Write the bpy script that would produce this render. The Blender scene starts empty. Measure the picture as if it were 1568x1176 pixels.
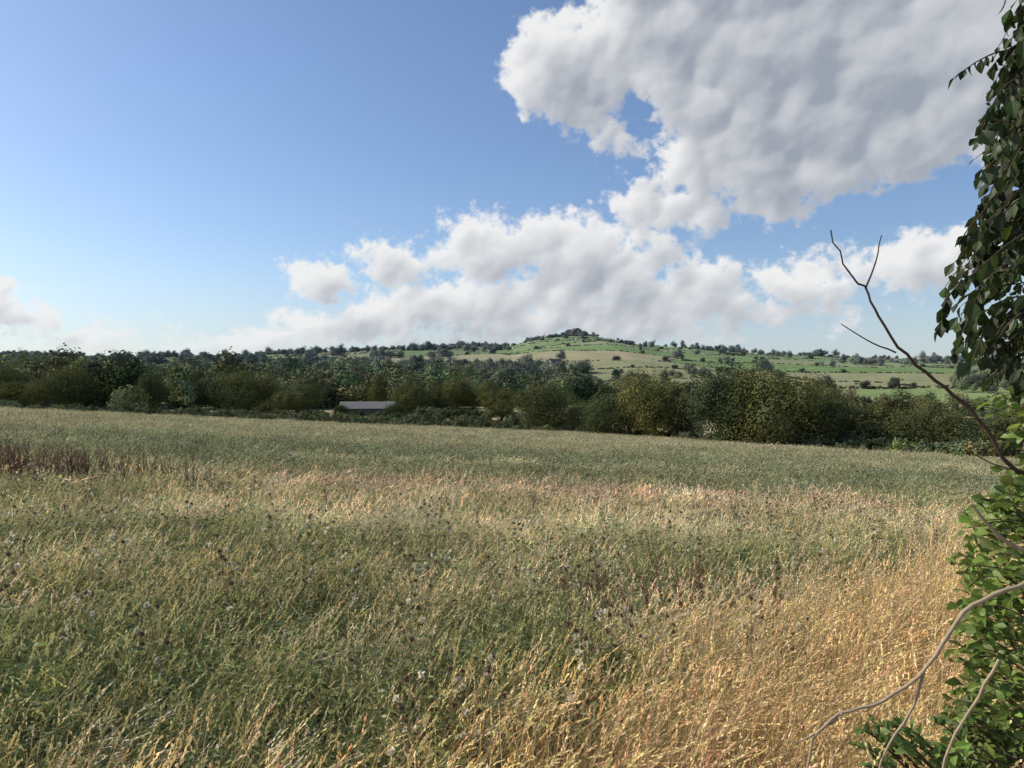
import bpy, math, numpy as np
from math import radians, sin, cos, pi
from mathutils import Vector
rng = np.random.default_rng(7)
scene = bpy.context.scene
F = 1141.0
SUN_AZ = -74.0   # degrees from +Y towards +X
SUN_EL = 34.0
A0, B0, EYE = 0.052, 0.047, 2.0

# ------------------------------------------------------------------ helpers
def _hash(a, b, seed):
    n = (a*374761393 + b*668265263 + seed*982451653) & 0xffffffff
    n = ((n ^ (n >> 13))*1274126177) & 0xffffffff
    return n ^ (n >> 16)
def vnoise(x, y, seed=0):
    x = np.asarray(x, float); y = np.asarray(y, float)
    xi = np.floor(x).astype(np.int64); yi = np.floor(y).astype(np.int64)
    fx = x - xi; fy = y - yi
    fx = fx*fx*fx*(fx*(fx*6-15)+10); fy = fy*fy*fy*(fy*(fy*6-15)+10)
    h = lambda a, b: (_hash(a,b,seed) & 0xffff)/65535.0
    return (h(xi,yi)*(1-fx)+h(xi+1,yi)*fx)*(1-fy) + (h(xi,yi+1)*(1-fx)+h(xi+1,yi+1)*fx)*fy
def pnoise(x, y, seed=0):      # gradient noise about 0
    xi = np.floor(x).astype(np.int64); yi = np.floor(y).astype(np.int64)
    fx = x - xi; fy = y - yi
    def gr(a, b, dx, dy):
        t = (_hash(a,b,seed) & 0xffff)*(2*pi/65536); return np.cos(t)*dx+np.sin(t)*dy
    u = fx*fx*fx*(fx*(fx*6-15)+10); v = fy*fy*fy*(fy*(fy*6-15)+10)
    return 1.5*((gr(xi,yi,fx,fy)*(1-u)+gr(xi+1,yi,fx-1,fy)*u)*(1-v)+(gr(xi,yi+1,fx,fy-1)*(1-u)+gr(xi+1,yi+1,fx-1,fy-1)*u)*v)
def pf(x, y, seed=0, o=4, gain=.5):
    s = 0; a = 1.0; t = 0
    for i in range(o):
        c_, s_ = cos(i*.9+.4), sin(i*.9+.4)
        s = s + a*pnoise((x*c_-y*s_)*2.03**i+i*5.3, (x*s_+y*c_)*2.03**i+i*1.7, seed+i*13); t += a; a *= gain
    return s/t
def fbm(x, y, seed=0, o=4, gain=.5):
    s = 0; a = .5; t = 0
    for i in range(o):
        c_, s_ = cos(i*.7), sin(i*.7)
        s = s + a*vnoise((x*c_-y*s_)*2**i+i*3.1, (x*s_+y*c_)*2**i, seed+i*17); t += a; a *= gain
    return s/t
def sstep(a, b, x):
    t = np.clip((x-a)/(b-a), 0, 1); return t*t*(3-2*t)

def make_mesh(name, verts, quads, shade=None, mats=(), mat_idx=None, smooth=False):
    verts = np.asarray(verts, np.float32); quads = np.asarray(quads, np.int32)
    me = bpy.data.meshes.new(name)
    k = quads.shape[1]
    me.vertices.add(len(verts)); me.vertices.foreach_set('co', verts.ravel())
    me.loops.add(quads.size); me.loops.foreach_set('vertex_index', quads.ravel())
    me.polygons.add(len(quads))
    me.polygons.foreach_set('loop_start', np.arange(0, quads.size, k, dtype=np.int32))
    me.polygons.foreach_set('loop_total', np.full(len(quads), k, np.int32))
    if mat_idx is not None: me.polygons.foreach_set('material_index', np.asarray(mat_idx, np.int32))
    me.polygons.foreach_set('use_smooth', np.full(len(quads), smooth, bool))
    me.update(calc_edges=True)
    if shade is not None:
        at = me.attributes.new('shade', 'FLOAT_COLOR', 'POINT')
        c = np.ones((len(verts), 4), np.float32); c[:, :3] = shade
        at.data.foreach_set('color', c.ravel())
    for m in mats: me.materials.append(m)
    return me
def add_obj(name, me, loc=(0,0,0), rotz=0, parent=None, scale=(1,1,1)):
    o = bpy.data.objects.new(name, me); scene.collection.objects.link(o)
    o.location = loc; o.rotation_euler = (0,0,rotz); o.scale = scale
    if parent: o.parent = parent
    return o

class Geo:
    def __init__(s): s.v=[]; s.q=[]; s.c=[]; s.m=[]; s.n=0
    def add(s, v, q, c, m=0):
        v=np.asarray(v,float).reshape(-1,3); q=np.asarray(q,int)
        c=np.broadcast_to(np.asarray(c,float), v.shape)
        s.v.append(v); s.q.append(q+s.n); s.c.append(c); s.m.append(np.full(len(q),m)); s.n+=len(v)
    def mesh(s, name, mats, smooth=False):
        return make_mesh(name, np.concatenate(s.v), np.concatenate(s.q), np.concatenate(s.c), mats, np.concatenate(s.m), smooth)

def tube(g, pts, rad, c, m=0, ns=6):
    pts=np.asarray(pts,float); n=len(pts)
    T=np.gradient(pts,axis=0); T/=np.linalg.norm(T,axis=1)[:,None]+1e-9
    ref=np.array([0.13,0.31,0.94]) if abs(T[0,2])<.8 else np.array([1,.1,0])
    U=np.cross(T,ref); U/=np.linalg.norm(U,axis=1)[:,None]+1e-9
    V=np.cross(T,U)
    a=np.arange(ns)/ns*2*pi
    r=np.asarray(rad,float)[:,None,None]
    v=pts[:,None]+r*(np.cos(a)[None,:,None]*U[:,None]+np.sin(a)[None,:,None]*V[:,None])
    q=[]
    for i in range(n-1):
        for j in range(ns):
            k=(j+1)%ns
            q.append((i*ns+j,i*ns+k,(i+1)*ns+k,(i+1)*ns+j))
    g.add(v,q,c,m)

def curve(P, n):
    P=np.asarray(P,float); t=np.linspace(0,len(P)-1,n); out=[]
    Q=np.vstack([2*P[0]-P[1],P,2*P[-1]-P[-2]])
    for s in t:
        i=min(int(s),len(P)-2); f=s-i
        p0,p1,p2,p3=Q[i],Q[i+1],Q[i+2],Q[i+3]
        out.append(.5*((2*p1)+(-p0+p2)*f+(2*p0-5*p1+4*p2-p3)*f*f+(-p0+3*p1-3*p2+p3)*f**3))
    return np.array(out)

def rhombs(g, cen, U, V, c, m=0):
    n=len(cen)
    v=np.stack([cen-U, cen-V*1.0, cen+U, cen+V],axis=1)
    q=np.arange(n*4).reshape(n,4)
    c=np.repeat(np.asarray(c).reshape(n,3),4,axis=0)
    g.add(v,q,c,m)

def randdir(n, r):
    d=r.normal(size=(n,3)); return d/np.linalg.norm(d,axis=1)[:,None]

def ribbons(g, base, az, h, lean, w, col, r, nseg=4, taper=True, droop=0.25, m=0):
    n=len(base)
    s=np.linspace(0,1,nseg+1)[None,:,None]
    ld=np.stack([np.cos(az),np.sin(az),0*az],1)[:,None]
    h=np.asarray(h)[:,None,None]; lean=np.asarray(lean)[:,None,None]
    up=np.array([0,0,1.0])[None,None]
    P=base[:,None]+up*h*(s-droop*lean*s**2.4)+ld*h*lean*(0.25*s+0.75*s**2.2)
    fa=r.uniform(0,2*pi,n)
    sd=np.stack([np.cos(fa),np.sin(fa),0*fa],1)[:,None]
    ww=np.asarray(w)[:,None,None]*((1-s**1.5)*.9+.1 if taper else 1-.5*s)
    L=P-sd*ww/2; R=P+sd*ww/2
    v=np.stack([L,R],axis=2).reshape(n,-1,3)
    k=2*(nseg+1)
    q=[]
    for i in range(nseg): q.append([2*i,2*i+1,2*i+3,2*i+2])
    q=(np.arange(n)[:,None,None]*k+np.array(q)[None]).reshape(-1,4)
    c=np.repeat(np.asarray(col).reshape(n,3),k,axis=0)
    g.add(v.reshape(-1,3),q,c,m)
    return P

def stem_point(P, s):
    n=P.shape[1]-1
    i=np.clip((s*n).astype(int),0,n-1); f=(s*n-i)[:,None]
    a=P[np.arange(len(P)),i]; b=P[np.arange(len(P)),i+1]
    T=b-a; T=T/(np.linalg.norm(T,axis=1)[:,None]+1e-9)
    return a+(b-a)*f, T

# ------------------------------------------------------------------ node helpers
def nt_new(name):
    m=bpy.data.materials.new(name); m.use_nodes=True; nt=m.node_tree; nt.nodes.clear()
    return m,nt
def N(nt,t,**k):
    n=nt.nodes.new(t)
    for a,b in k.items(): setattr(n,a,b)
    return n
def setin(nt,sock,val):
    if isinstance(val,bpy.types.NodeSocket): nt.links.new(val,sock)
    else: sock.default_value=val
def math_(nt,op,a,b=0.0,c=None,clamp=False):
    n=N(nt,'ShaderNodeMath',operation=op,use_clamp=clamp)
    setin(nt,n.inputs[0],a); setin(nt,n.inputs[1],b)
    if c is not None: setin(nt,n.inputs[2],c)
    return n.outputs[0]
def mixc(nt,fac,a,b,bt='MIX'):
    n=N(nt,'ShaderNodeMix',data_type='RGBA',blend_type=bt)
    setin(nt,n.inputs[0],fac); setin(nt,n.inputs[6],a); setin(nt,n.inputs[7],b)
    return n.outputs[2]
def noise(nt,vec,scale,detail=4,rough=.55):
    n=N(nt,'ShaderNodeTexNoise'); n.inputs['Scale'].default_value=scale
    n.inputs['Detail'].default_value=detail; n.inputs['Roughness'].default_value=rough
    if vec is not None: nt.links.new(vec,n.inputs['Vector'])
    return n.outputs[0]
def ramp(nt,fac,a,b,lo=0.0,hi=1.0):
    n=N(nt,'ShaderNodeMapRange',interpolation_type='SMOOTHSTEP')
    setin(nt,n.inputs[0],fac); n.inputs[1].default_value=a; n.inputs[2].default_value=b
    n.inputs[3].default_value=lo; n.inputs[4].default_value=hi
    return n.outputs[0]

def plant_mat(name, base=None, transl=.3, gloss=.04, rough=.45, instanced=True):
    m,nt=nt_new(name)
    sh=N(nt,'ShaderNodeAttribute',attribute_name='shade').outputs['Color']
    if instanced:
        ti=N(nt,'ShaderNodeAttribute',attribute_name='tint',attribute_type='INSTANCER').outputs['Color']
        col=mixc(nt,1.0,ti,sh,'MULTIPLY')
    else:
        oi=N(nt,'ShaderNodeObjectInfo')
        b=mixc(nt,oi.outputs['Random'],(base[0]*.6,base[1]*.68,base[2]*.8,1),(base[0]*1.45,base[1]*1.25,base[2]*1.1,1))
        col=mixc(nt,1.0,b,sh,'MULTIPLY')
    d=N(nt,'ShaderNodeBsdfDiffuse'); nt.links.new(col,d.inputs[0]); last=d
    if transl>0:
        t=N(nt,'ShaderNodeBsdfTranslucent'); nt.links.new(col,t.inputs[0])
        m1=N(nt,'ShaderNodeMixShader'); m1.inputs[0].default_value=transl
        nt.links.new(d.outputs[0],m1.inputs[1]); nt.links.new(t.outputs[0],m1.inputs[2]); last=m1
    if gloss>0:
        g=N(nt,'ShaderNodeBsdfGlossy'); g.inputs['Roughness'].default_value=rough
        m2=N(nt,'ShaderNodeMixShader'); m2.inputs[0].default_value=gloss
        nt.links.new(last.outputs[0],m2.inputs[1]); nt.links.new(g.outputs[0],m2.inputs[2]); last=m2
    o=N(nt,'ShaderNodeOutputMaterial'); nt.links.new(last.outputs[0],o.inputs[0])
    return m
def simple_mat(name,col,rough=.8,scale=3,var=.25,bump=0.0):
    m,nt=nt_new(name)
    tc=N(nt,'ShaderNodeTexCoord')
    nz=noise(nt,tc.outputs['Object'],scale,5)
    c=mixc(nt,nz,(*[x*(1-var) for x in col],1),(*[x*(1+var) for x in col],1))
    p=N(nt,'ShaderNodeBsdfPrincipled'); nt.links.new(c,p.inputs['Base Color']); p.inputs['Roughness'].default_value=rough
    p.inputs['Specular IOR Level'].default_value=.2
    if bump:
        bn=N(nt,'ShaderNodeBump'); bn.inputs['Strength'].default_value=bump; nt.links.new(nz,bn.inputs['Height']); nt.links.new(bn.outputs[0],p.inputs['Normal'])
    o=N(nt,'ShaderNodeOutputMaterial'); nt.links.new(p.outputs[0],o.inputs[0])
    return m

M_grass=plant_mat('grass_blades',transl=.28,gloss=.03)
M_woodleaf=plant_mat('woodland_leaves',transl=0,gloss=0)
M_oak=plant_mat('tree_leaves',base=(.12,.138,.055),transl=.15,gloss=0,instanced=False)
M_bush=plant_mat('hawthorn_leaves',base=(.115,.165,.04),transl=.45,gloss=.025,rough=.5,instanced=False)
M_bark=simple_mat('bark',(.11,.085,.06),.9,14,.4,.4)
M_twig=simple_mat('twig_bark',(.08,.052,.038),.8,30,.35,.2)
M_paletwig=simple_mat('grey_twig_bark',(.36,.28,.19),.9,30,.35,.2)

# ------------------------------------------------------------------ terrain
RT=np.array([-1.3,-.69,-.547,-.354,-.23,-.144,-.07,0,.018,.05,.085,.11,.135,.189,.277,.364,.452,.63,.8,1.3])
RP=np.array([541,544,546,545,542,536,534,531,524,518,515,520,527,532,542,546,549,553,555,556])
ET=np.array([-1.5,-.687,-.424,-.161,0,.1,.19,.32,.45,.627,.9,1.6])
EY=np.array([105,131,139,145,167,185,157,118,112,95,80,65])
def yedge(t): return np.interp(t,ET,EY)
def height(x,y):
    x=np.asarray(x,float); y=np.asarray(y,float)
    plane=-EYE-A0*y-B0*x + .18*(fbm(x/9,y/9,3)-.5)*sstep(3,12,y)
    plane=np.where(y<0,-EYE-B0*x,plane)
    xr=x/1900.0
    ridge=(588-np.interp(xr,RT,RP))/F*1900
    valley=np.clip(-10-.01*x,-13,-8)
    s=sstep(430,1900,y)
    ss=s*.65+.35*np.clip((y-430)/1470,0,1)
    far=valley+(ridge-valley)*ss + 6*(fbm(x/160,y/160,9)-.5)*sstep(300,900,y)*(1-sstep(1500,1850,y))
    back=sstep(1950,3200,y)
    far=far*(1-back)-20*back
    ye=yedge(x/np.maximum(y,1))
    b=sstep(0,1,(y-ye)/90)
    return np.where(y<=ye,plane,plane*(1-b)+far*b)
def hz(x,y): return float(height(np.array([x]),np.array([y]))[0])

cs=np.random.default_rng(5)
NS=230
seed_xy=np.stack([cs.uniform(-2600,2600,NS),cs.uniform(230,2300,NS)],1)
pal=np.array([[.18,.27,.10],[.21,.30,.11],[.25,.32,.14],[.30,.30,.17],[.15,.23,.085],[.38,.34,.21],[.19,.28,.10],[.29,.31,.16]])
seed_c=pal[cs.integers(0,len(pal),NS)]
def cells(x,y):
    X=np.stack([x/1.7,y],1).astype(np.float32); S=seed_xy.copy().astype(np.float32); S[:,0]/=1.7
    i1=np.zeros(len(x),int); d1=np.zeros(len(x)); d2=np.zeros(len(x))
    for a in range(0,len(x),20000):
        D=np.abs(X[a:a+20000,None]-S[None]); D=D[:,:,0]*.8+D[:,:,1]+.35*np.maximum(D[:,:,0],D[:,:,1])
        o=np.argpartition(D,2,axis=1)[:,:2]
        dd=np.take_along_axis(D,o,1); sw=np.argsort(dd,1)
        o=np.take_along_axis(o,sw,1); dd=np.take_along_axis(dd,sw,1)
        i1[a:a+20000]=o[:,0]; d1[a:a+20000]=dd[:,0]; d2[a:a+20000]=dd[:,1]
    return i1,d2-d1

GOLD=np.array([.71,.52,.255]); PALE=np.array([.74,.64,.46]); OLIVE=np.array([.385,.345,.19])
GREEN=np.array([.235,.245,.112]); PINK=np.array([.58,.44,.31]); TAN=np.array([.54,.455,.28])
def gold_w(x,y):
    n=(fbm(x/1.3,y/1.3,31)-.5)*4.2
    return sstep(-.7,1.1,4.9+1.0*x-y+n*.8)
def zone(x,y,r=None):
    n1=fbm(x/3.0,y/1.8,41); n2=fbm(x/14,y/5,43); n3=fbm(x/40,y/10,47); n4=fbm(x/1.1,y/.8,49,3)
    c=OLIVE[None]*np.ones((len(x),1))
    mixf=lambda c,k,w: c*(1-w[:,None])+k[None]*w[:,None]
    c=mixf(c,GREEN,sstep(.43,.57,n1)*.85)
    c=mixf(c,TAN,sstep(.51,.65,n2)*.6)
    c=mixf(c,PALE*.9,sstep(.57,.69,n4)*.65)
    far=sstep(22,45,y)
    c=mixf(c,np.array([.385,.35,.205]),far*.6)
    c=mixf(c,np.array([.53,.45,.30]),far*sstep(.49,.60,n3)*.8)
    c=mixf(c,np.array([.20,.215,.11]),sstep(20,26,y)*(1-sstep(38,60,y))*sstep(.36,.48,n2)*.85)
    c=mixf(c,np.array([.23,.24,.125]),sstep(50,60,y)*sstep(.50,.58,n2)*.7)
    pale=np.exp(-((y-13.0-.05*x+1.6*(n1-.5))/.8)**2)*sstep(-9,-5,x)*(1-sstep(3,5,x))*(.5+1*n4)
    c=mixf(c,PALE,np.clip(pale*1.4,0,1))
    pk=np.exp(-((y-19.5+2*(n1-.5)))**2/3.0)*sstep(-9,-5,x)*(1-sstep(8,12,x))
    c=mixf(c,PINK,np.clip(pk*.8,0,1))
    g=gold_w(x,y)
    c=mixf(c,GOLD,g)
    return c,g,pale

ys=np.concatenate([np.linspace(-60,0,13)[:-1],np.linspace(0,30,61)[:-1],np.geomspace(30,400,70)[:-1],np.linspace(400,2100,210)[:-1],np.geomspace(2100,9000,20)])
tcol=np.linspace(-1,1,420)
tcol=np.sign(tcol)*np.abs(tcol)**1.25
W=np.maximum(70,ys*1.25+50)
X=W[:,None]*tcol[None]; Y=np.repeat(ys[:,None],len(tcol),1)
Z=height(X.ravel(),Y.ravel()).reshape(X.shape)
V=np.stack([X,Y,Z],-1).reshape(-1,3)
nr,nc=X.shape
ii=np.arange(nr-1)[:,None]*nc+np.arange(nc-1)[None]
Q=np.stack([ii,ii+1,ii+nc+1,ii+nc],-1).reshape(-1,4)
xf,yf=V[:,0],V[:,1]
ci,ce=cells(xf,yf)
inner=yf<yedge(xf/np.maximum(yf,1))
zc,_,_=zone(xf,yf)
zc=zc*.5
edgepale=np.exp(-((yedge(xf/np.maximum(yf,1))-yf-3)/3.5)**2)*(fbm(xf/25,yf/25,55)>.47)
zc=zc*(1-edgepale[:,None]*.8)+np.array([.55,.44,.27])[None]*edgepale[:,None]*.8
haze_ground=sstep(300,1900,yf)[:,None]*.38  # aerial haze painted into the pasture colours, stronger with distance
gc=np.where(inner[:,None],zc,seed_c[ci]*(1-haze_ground)+np.array([.27,.32,.30])*haze_ground)
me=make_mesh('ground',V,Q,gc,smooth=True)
m,nt=nt_new('ground_pasture')
sh=N(nt,'ShaderNodeAttribute',attribute_name='shade').outputs['Color']
pos=N(nt,'ShaderNodeNewGeometry').outputs['Position']
n1=noise(nt,pos,.9,4,.7); n2=noise(nt,pos,9,4,.7); n3=noise(nt,pos,.03,5,.6)
c=mixc(nt,1,sh,mixc(nt,ramp(nt,n1,.3,.7),(.7,.7,.7,1),(1.2,1.2,1.15,1)),'MULTIPLY')
c=mixc(nt,1,c,mixc(nt,ramp(nt,n2,.3,.7),(.7,.68,.65,1),(1.2,1.2,1.2,1)),'MULTIPLY')
c=mixc(nt,1,c,mixc(nt,ramp(nt,n3,.3,.7),(.85,.9,.85,1),(1.12,1.08,1.08,1)),'MULTIPLY')
p=N(nt,'ShaderNodeBsdfDiffuse'); nt.links.new(c,p.inputs[0])
o=N(nt,'ShaderNodeOutputMaterial'); nt.links.new(p.outputs[0],o.inputs[0])
me.materials.append(m)
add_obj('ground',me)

# ------------------------------------------------------------------ instancing
def instancer(name, pts, rot, scl, idx, tint, meshes):
    col=bpy.data.collections.new(name+'_parts')
    for i,me in enumerate(meshes):
        col.objects.link(bpy.data.objects.new('%s_part_%02d'%(name,i),me))
    n=len(pts)
    me=bpy.data.meshes.new(name); me.vertices.add(n)
    me.vertices.foreach_set('co',np.asarray(pts,np.float32).ravel())
    a=me.attributes.new('rot','FLOAT_VECTOR','POINT'); a.data.foreach_set('vector',np.asarray(rot,np.float32).ravel())
    a=me.attributes.new('scl','FLOAT_VECTOR','POINT'); a.data.foreach_set('vector',np.asarray(scl,np.float32).ravel())
    a=me.attributes.new('idx','INT','POINT'); a.data.foreach_set('value',np.asarray(idx,np.int32))
    c=np.ones((n,4),np.float32); c[:,:3]=tint
    a=me.attributes.new('tint','FLOAT_COLOR','POINT'); a.data.foreach_set('color',c.ravel())
    ob=add_obj(name,me)
    g=bpy.data.node_groups.new(name+'_scatter','GeometryNodeTree')
    g.interface.new_socket('Geometry',in_out='INPUT',socket_type='NodeSocketGeometry')
    g.interface.new_socket('Geometry',in_out='OUTPUT',socket_type='NodeSocketGeometry')
    gi=g.nodes.new('NodeGroupInput'); go=g.nodes.new('NodeGroupOutput')
    ip=g.nodes.new('GeometryNodeInstanceOnPoints'); ip.inputs['Pick Instance'].default_value=True
    cinf=g.nodes.new('GeometryNodeCollectionInfo'); cinf.inputs['Collection'].default_value=col
    cinf.inputs['Separate Children'].default_value=True; cinf.inputs['Reset Children'].default_value=True
    def na(nm,t):
        k=g.nodes.new('GeometryNodeInputNamedAttribute'); k.data_type=t; k.inputs[0].default_value=nm
        return k.outputs[0]
    e2r=g.nodes.new('FunctionNodeEulerToRotation')
    L=g.links.new
    L(gi.outputs[0],ip.inputs['Points']); L(cinf.outputs[0],ip.inputs['Instance'])
    L(na('idx','INT'),ip.inputs['Instance Index'])
    L(na('rot','FLOAT_VECTOR'),e2r.inputs[0]); L(e2r.outputs[0],ip.inputs['Rotation'])
    L(na('scl','FLOAT_VECTOR'),ip.inputs['Scale']); L(ip.outputs[0],go.inputs[0])
    md=ob.modifiers.new('scatter','NODES'); md.node_group=g
    return ob

# ------------------------------------------------------------------ grass clumps
def rc(r,n,lo=.75,hi=1.2):
    k=r.uniform(lo,hi,n)[:,None]*np.ones((1,3)); return k*(1+r.normal(0,.05,(n,3)))
def seedheads(g,P,r,nper,length,size,col,s0=.78):
    n=len(P)
    for j in range(nper):
        s=np.clip(s0+(1-s0)*(j+r.uniform(0,1,n))/nper,0,.999)
        p,T=stem_point(P,s)
        p=p+randdir(n,r)*size*.6*(1.15-(s-s0)/(1-s0))[:,None]
        U=(T+randdir(n,r)*.35)*size*1.0
        Vv=np.cross(T,randdir(n,r)); Vv/=np.linalg.norm(Vv,axis=1)[:,None]+1e-6
        rhombs(g,p,U,Vv*size*.35,col)
def clump_gold(seed):
    r=np.random.default_rng(seed); g=Geo()
    n=13; base=np.stack([r.normal(0,.09,n),r.normal(0,.09,n),np.full(n,-.03)],1)
    az=r.normal(0,.7,n); h=r.uniform(.5,1.15,n)
    col=rc(r,n,.7,1.15)
    P=ribbons(g,base,az,h,r.uniform(.1,.65,n),r.uniform(.002,.0034,n),col,r,5,False,.3)
    seedheads(g,P,r,10,.1,.012,rc(r,n,.95,1.4)*np.array([1.02,1,.98]),.86)
    n=14; base=np.stack([r.normal(0,.1,n),r.normal(0,.1,n),np.full(n,-.03)],1)
    ribbons(g,base,r.normal(0,1.5,n),r.uniform(.2,.55,n),r.uniform(.2,1.0,n),r.uniform(.003,.006,n),rc(r,n,.3,.9)*np.array([1,.95,.85]),r,4)
    return g.mesh('gold%d'%seed,[M_grass])
def clump_green(seed):
    r=np.random.default_rng(seed); g=Geo()
    n=13; base=np.stack([r.normal(0,.12,n),r.normal(0,.12,n),np.full(n,-.03)],1)
    ribbons(g,base,r.uniform(-pi,pi,n),r.uniform(.15,.42,n),r.uniform(.2,1.3,n),r.uniform(.004,.009,n),rc(r,n,.4,1.4)*np.array([.92,1,.85]),r,4)
    n=8; base=np.stack([r.normal(0,.13,n),r.normal(0,.13,n),np.full(n,-.03)],1)
    P=ribbons(g,base,r.uniform(-pi,pi,n),r.uniform(.22,.5,n),r.uniform(.1,.7,n),np.full(n,.004),rc(r,n)*.9,r,4,False)
    for j in range(12):
        s=np.clip(r.uniform(.25,1,n),0,.999); p,T=stem_point(P,s); d=randdir(n,r); d[:,2]*=.6
        L=r.uniform(.012,.038,n)[:,None]
        U=d*L; Vv=np.cross(d,randdir(n,r))*L*.48
        rhombs(g,p+U,U,Vv,rc(r,n,.35,1.35)*np.array([.85,1.03,.75]))
    n=6; base=np.stack([r.normal(0,.12,n),r.normal(0,.12,n),np.full(n,-.03)],1)
    P=ribbons(g,base,r.normal(0,1.2,n),r.uniform(.35,.68,n),r.uniform(.1,.6,n),np.full(n,.003),rc(r,n,1.3,1.9)*np.array([1.15,1,.9]),r,4,False)
    seedheads(g,P,r,8,.08,.012,rc(r,n,1.5,2.4)*np.array([1.15,1,.9]),.82)
    n=9; base=np.stack([r.normal(0,.14,n),r.normal(0,.14,n),r.uniform(0,.2,n)],1)
    ribbons(g,base,r.uniform(-pi,pi,n),r.uniform(.15,.3,n),r.uniform(.8,2.2,n),np.full(n,.005),rc(r,n,1.4,2.5)*np.array([1.12,1,.82]),r,3,True,.5)
    return g.mesh('green%d'%seed,[M_grass])
def clump_far(seed):
    r=np.random.default_rng(seed); g=Geo()
    n=46; a=r.uniform(0,2*pi,n); q=.5*np.sqrt(r.uniform(0,1,n))
    base=np.stack([q*np.cos(a),q*np.sin(a),np.full(n,-.04)],1)
    ribbons(g,base,r.uniform(-pi,pi,n),r.uniform(.15,.42,n),r.uniform(.2,1.2,n),r.uniform(.015,.03,n),rc(r,n,.4,1.25),r,2)
    n=22; a=r.uniform(0,2*pi,n); q=.5*np.sqrt(r.uniform(0,1,n))
    base=np.stack([q*np.cos(a),q*np.sin(a),np.full(n,-.04)],1)
    P=ribbons(g,base,r.normal(0,1.0,n),r.uniform(.32,.6,n),r.uniform(.1,.6,n),np.full(n,.007),rc(r,n,1.0,1.5),r,2,False)
    seedheads(g,P,r,3,.1,.026,rc(r,n,1.1,2.0)*np.array([1.05,1,.95]),.76)
    n=30; a=r.uniform(0,2*pi,n); q=.5*np.sqrt(r.uniform(0,1,n))
    p=np.stack([q*np.cos(a),q*np.sin(a),r.uniform(.1,.45,n)],1); d=randdir(n,r)
    rhombs(g,p,d*.035,np.cross(d,randdir(n,r))*.022,rc(r,n,.3,1.0)*np.array([.85,1.08,.8]))
    return g.mesh('far%d'%seed,[M_grass])

def scatter_pts(r,y0,y1,dens,tmax=.80,pad=1.5):
    A=(tmax*(y1*y1-y0*y0)+2*pad*(y1-y0)); n=int(A*dens)
    yy=np.sqrt(y0*y0+r.uniform(0,1,n)*(y1*y1-y0*y0))
    xx=r.uniform(-1,1,n)*(tmax*yy+pad)
    return xx,yy
gm=[clump_gold(i) for i in range(100,106)]+[clump_green(i) for i in range(110,116)]+[clump_far(i) for i in range(120,126)]
P=[];R=[];S=[];I=[];T=[]
def emit(x,y,idx,sxy,sz,tint,r,rotspread):
    n=len(x); z=height(x,y)
    P.append(np.stack([x,y,z],1)); R.append(np.stack([r.normal(0,.09,n),r.normal(.03,.12,n),r.normal(0,rotspread,n)],1))
    S.append(np.stack([sxy,sxy,sz],1)); I.append(idx); T.append(tint)
r=rng
for (y0,y1,dens,kind) in [(1.6,8,36,'near'),(8,16,18,'near'),(16,30,5.6,'mid'),(26,70,1.8,'far'),(66,190,.6,'vfar')]:
    x,y=scatter_pts(r,y0,y1,dens)
    keep=y<yedge(x/y)-1; x=x[keep]; y=y[keep]; n=len(x)
    c,g,pale=zone(x,y)
    br=(.5+1.0*fbm(x/.7,y/.7,71))[:,None]*r.uniform(.65,1.35,n)[:,None]
    tint=c*br*(1+r.normal(0,.05,(n,3)))
    patch=.55+.9*fbm(x/1.6,y/1.6,73)
    if kind=='near':
        isg=(r.uniform(0,1,n)<g*.92+.018)|(r.uniform(0,1,n)<pale*.4)
        idx=np.where(isg,r.integers(0,6,n),r.integers(6,12,n))
        strayt=isg&(g<.5)
        tint[strayt]=PALE*r.uniform(.75,1.0,(strayt.sum(),1))
        nong=~isg
        tint[nong]=tint[nong]*.75+GREEN*.25*r.uniform(.6,1.3,(nong.sum(),1))
        tall=.8+.38*sstep(1,4,x)
        sz=np.where(isg,(.72+.3*g)*tall*(.75+.5*(patch-.6)),.95*patch)*r.uniform(.7,1.15,n); sz=np.where(strayt,sz*.8,sz); sxy=r.uniform(.9,1.25,n)
        emit(x,y,idx,sxy,sz,np.clip(tint,0.02,.85),r,.55)
    elif kind=='mid':
        idx=np.where(r.uniform(0,1,n)<.55,r.integers(6,12,n),r.integers(12,18,n))
        sxy=np.where(idx<12,1.9,.9)*r.uniform(.85,1.2,n); sz=patch*r.uniform(.8,1.15,n)
        emit(x,y,idx,sxy,sz,np.clip(tint,.02,.85),r,.8)
    elif kind=='far':
        emit(x,y,r.integers(12,18,n),r.uniform(1.3,2.1,n),patch*r.uniform(.7,1.25,n),np.clip(tint,.02,.85),r,.8)
    else:
        emit(x,y,r.integers(12,18,n),r.uniform(2.1,3.3,n),patch*r.uniform(.8,1.4,n),np.clip(tint,.02,.85),r,.8)
instancer('meadow_grass',np.concatenate(P),np.concatenate(R),np.concatenate(S),np.concatenate(I),np.concatenate(T),gm)

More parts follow.
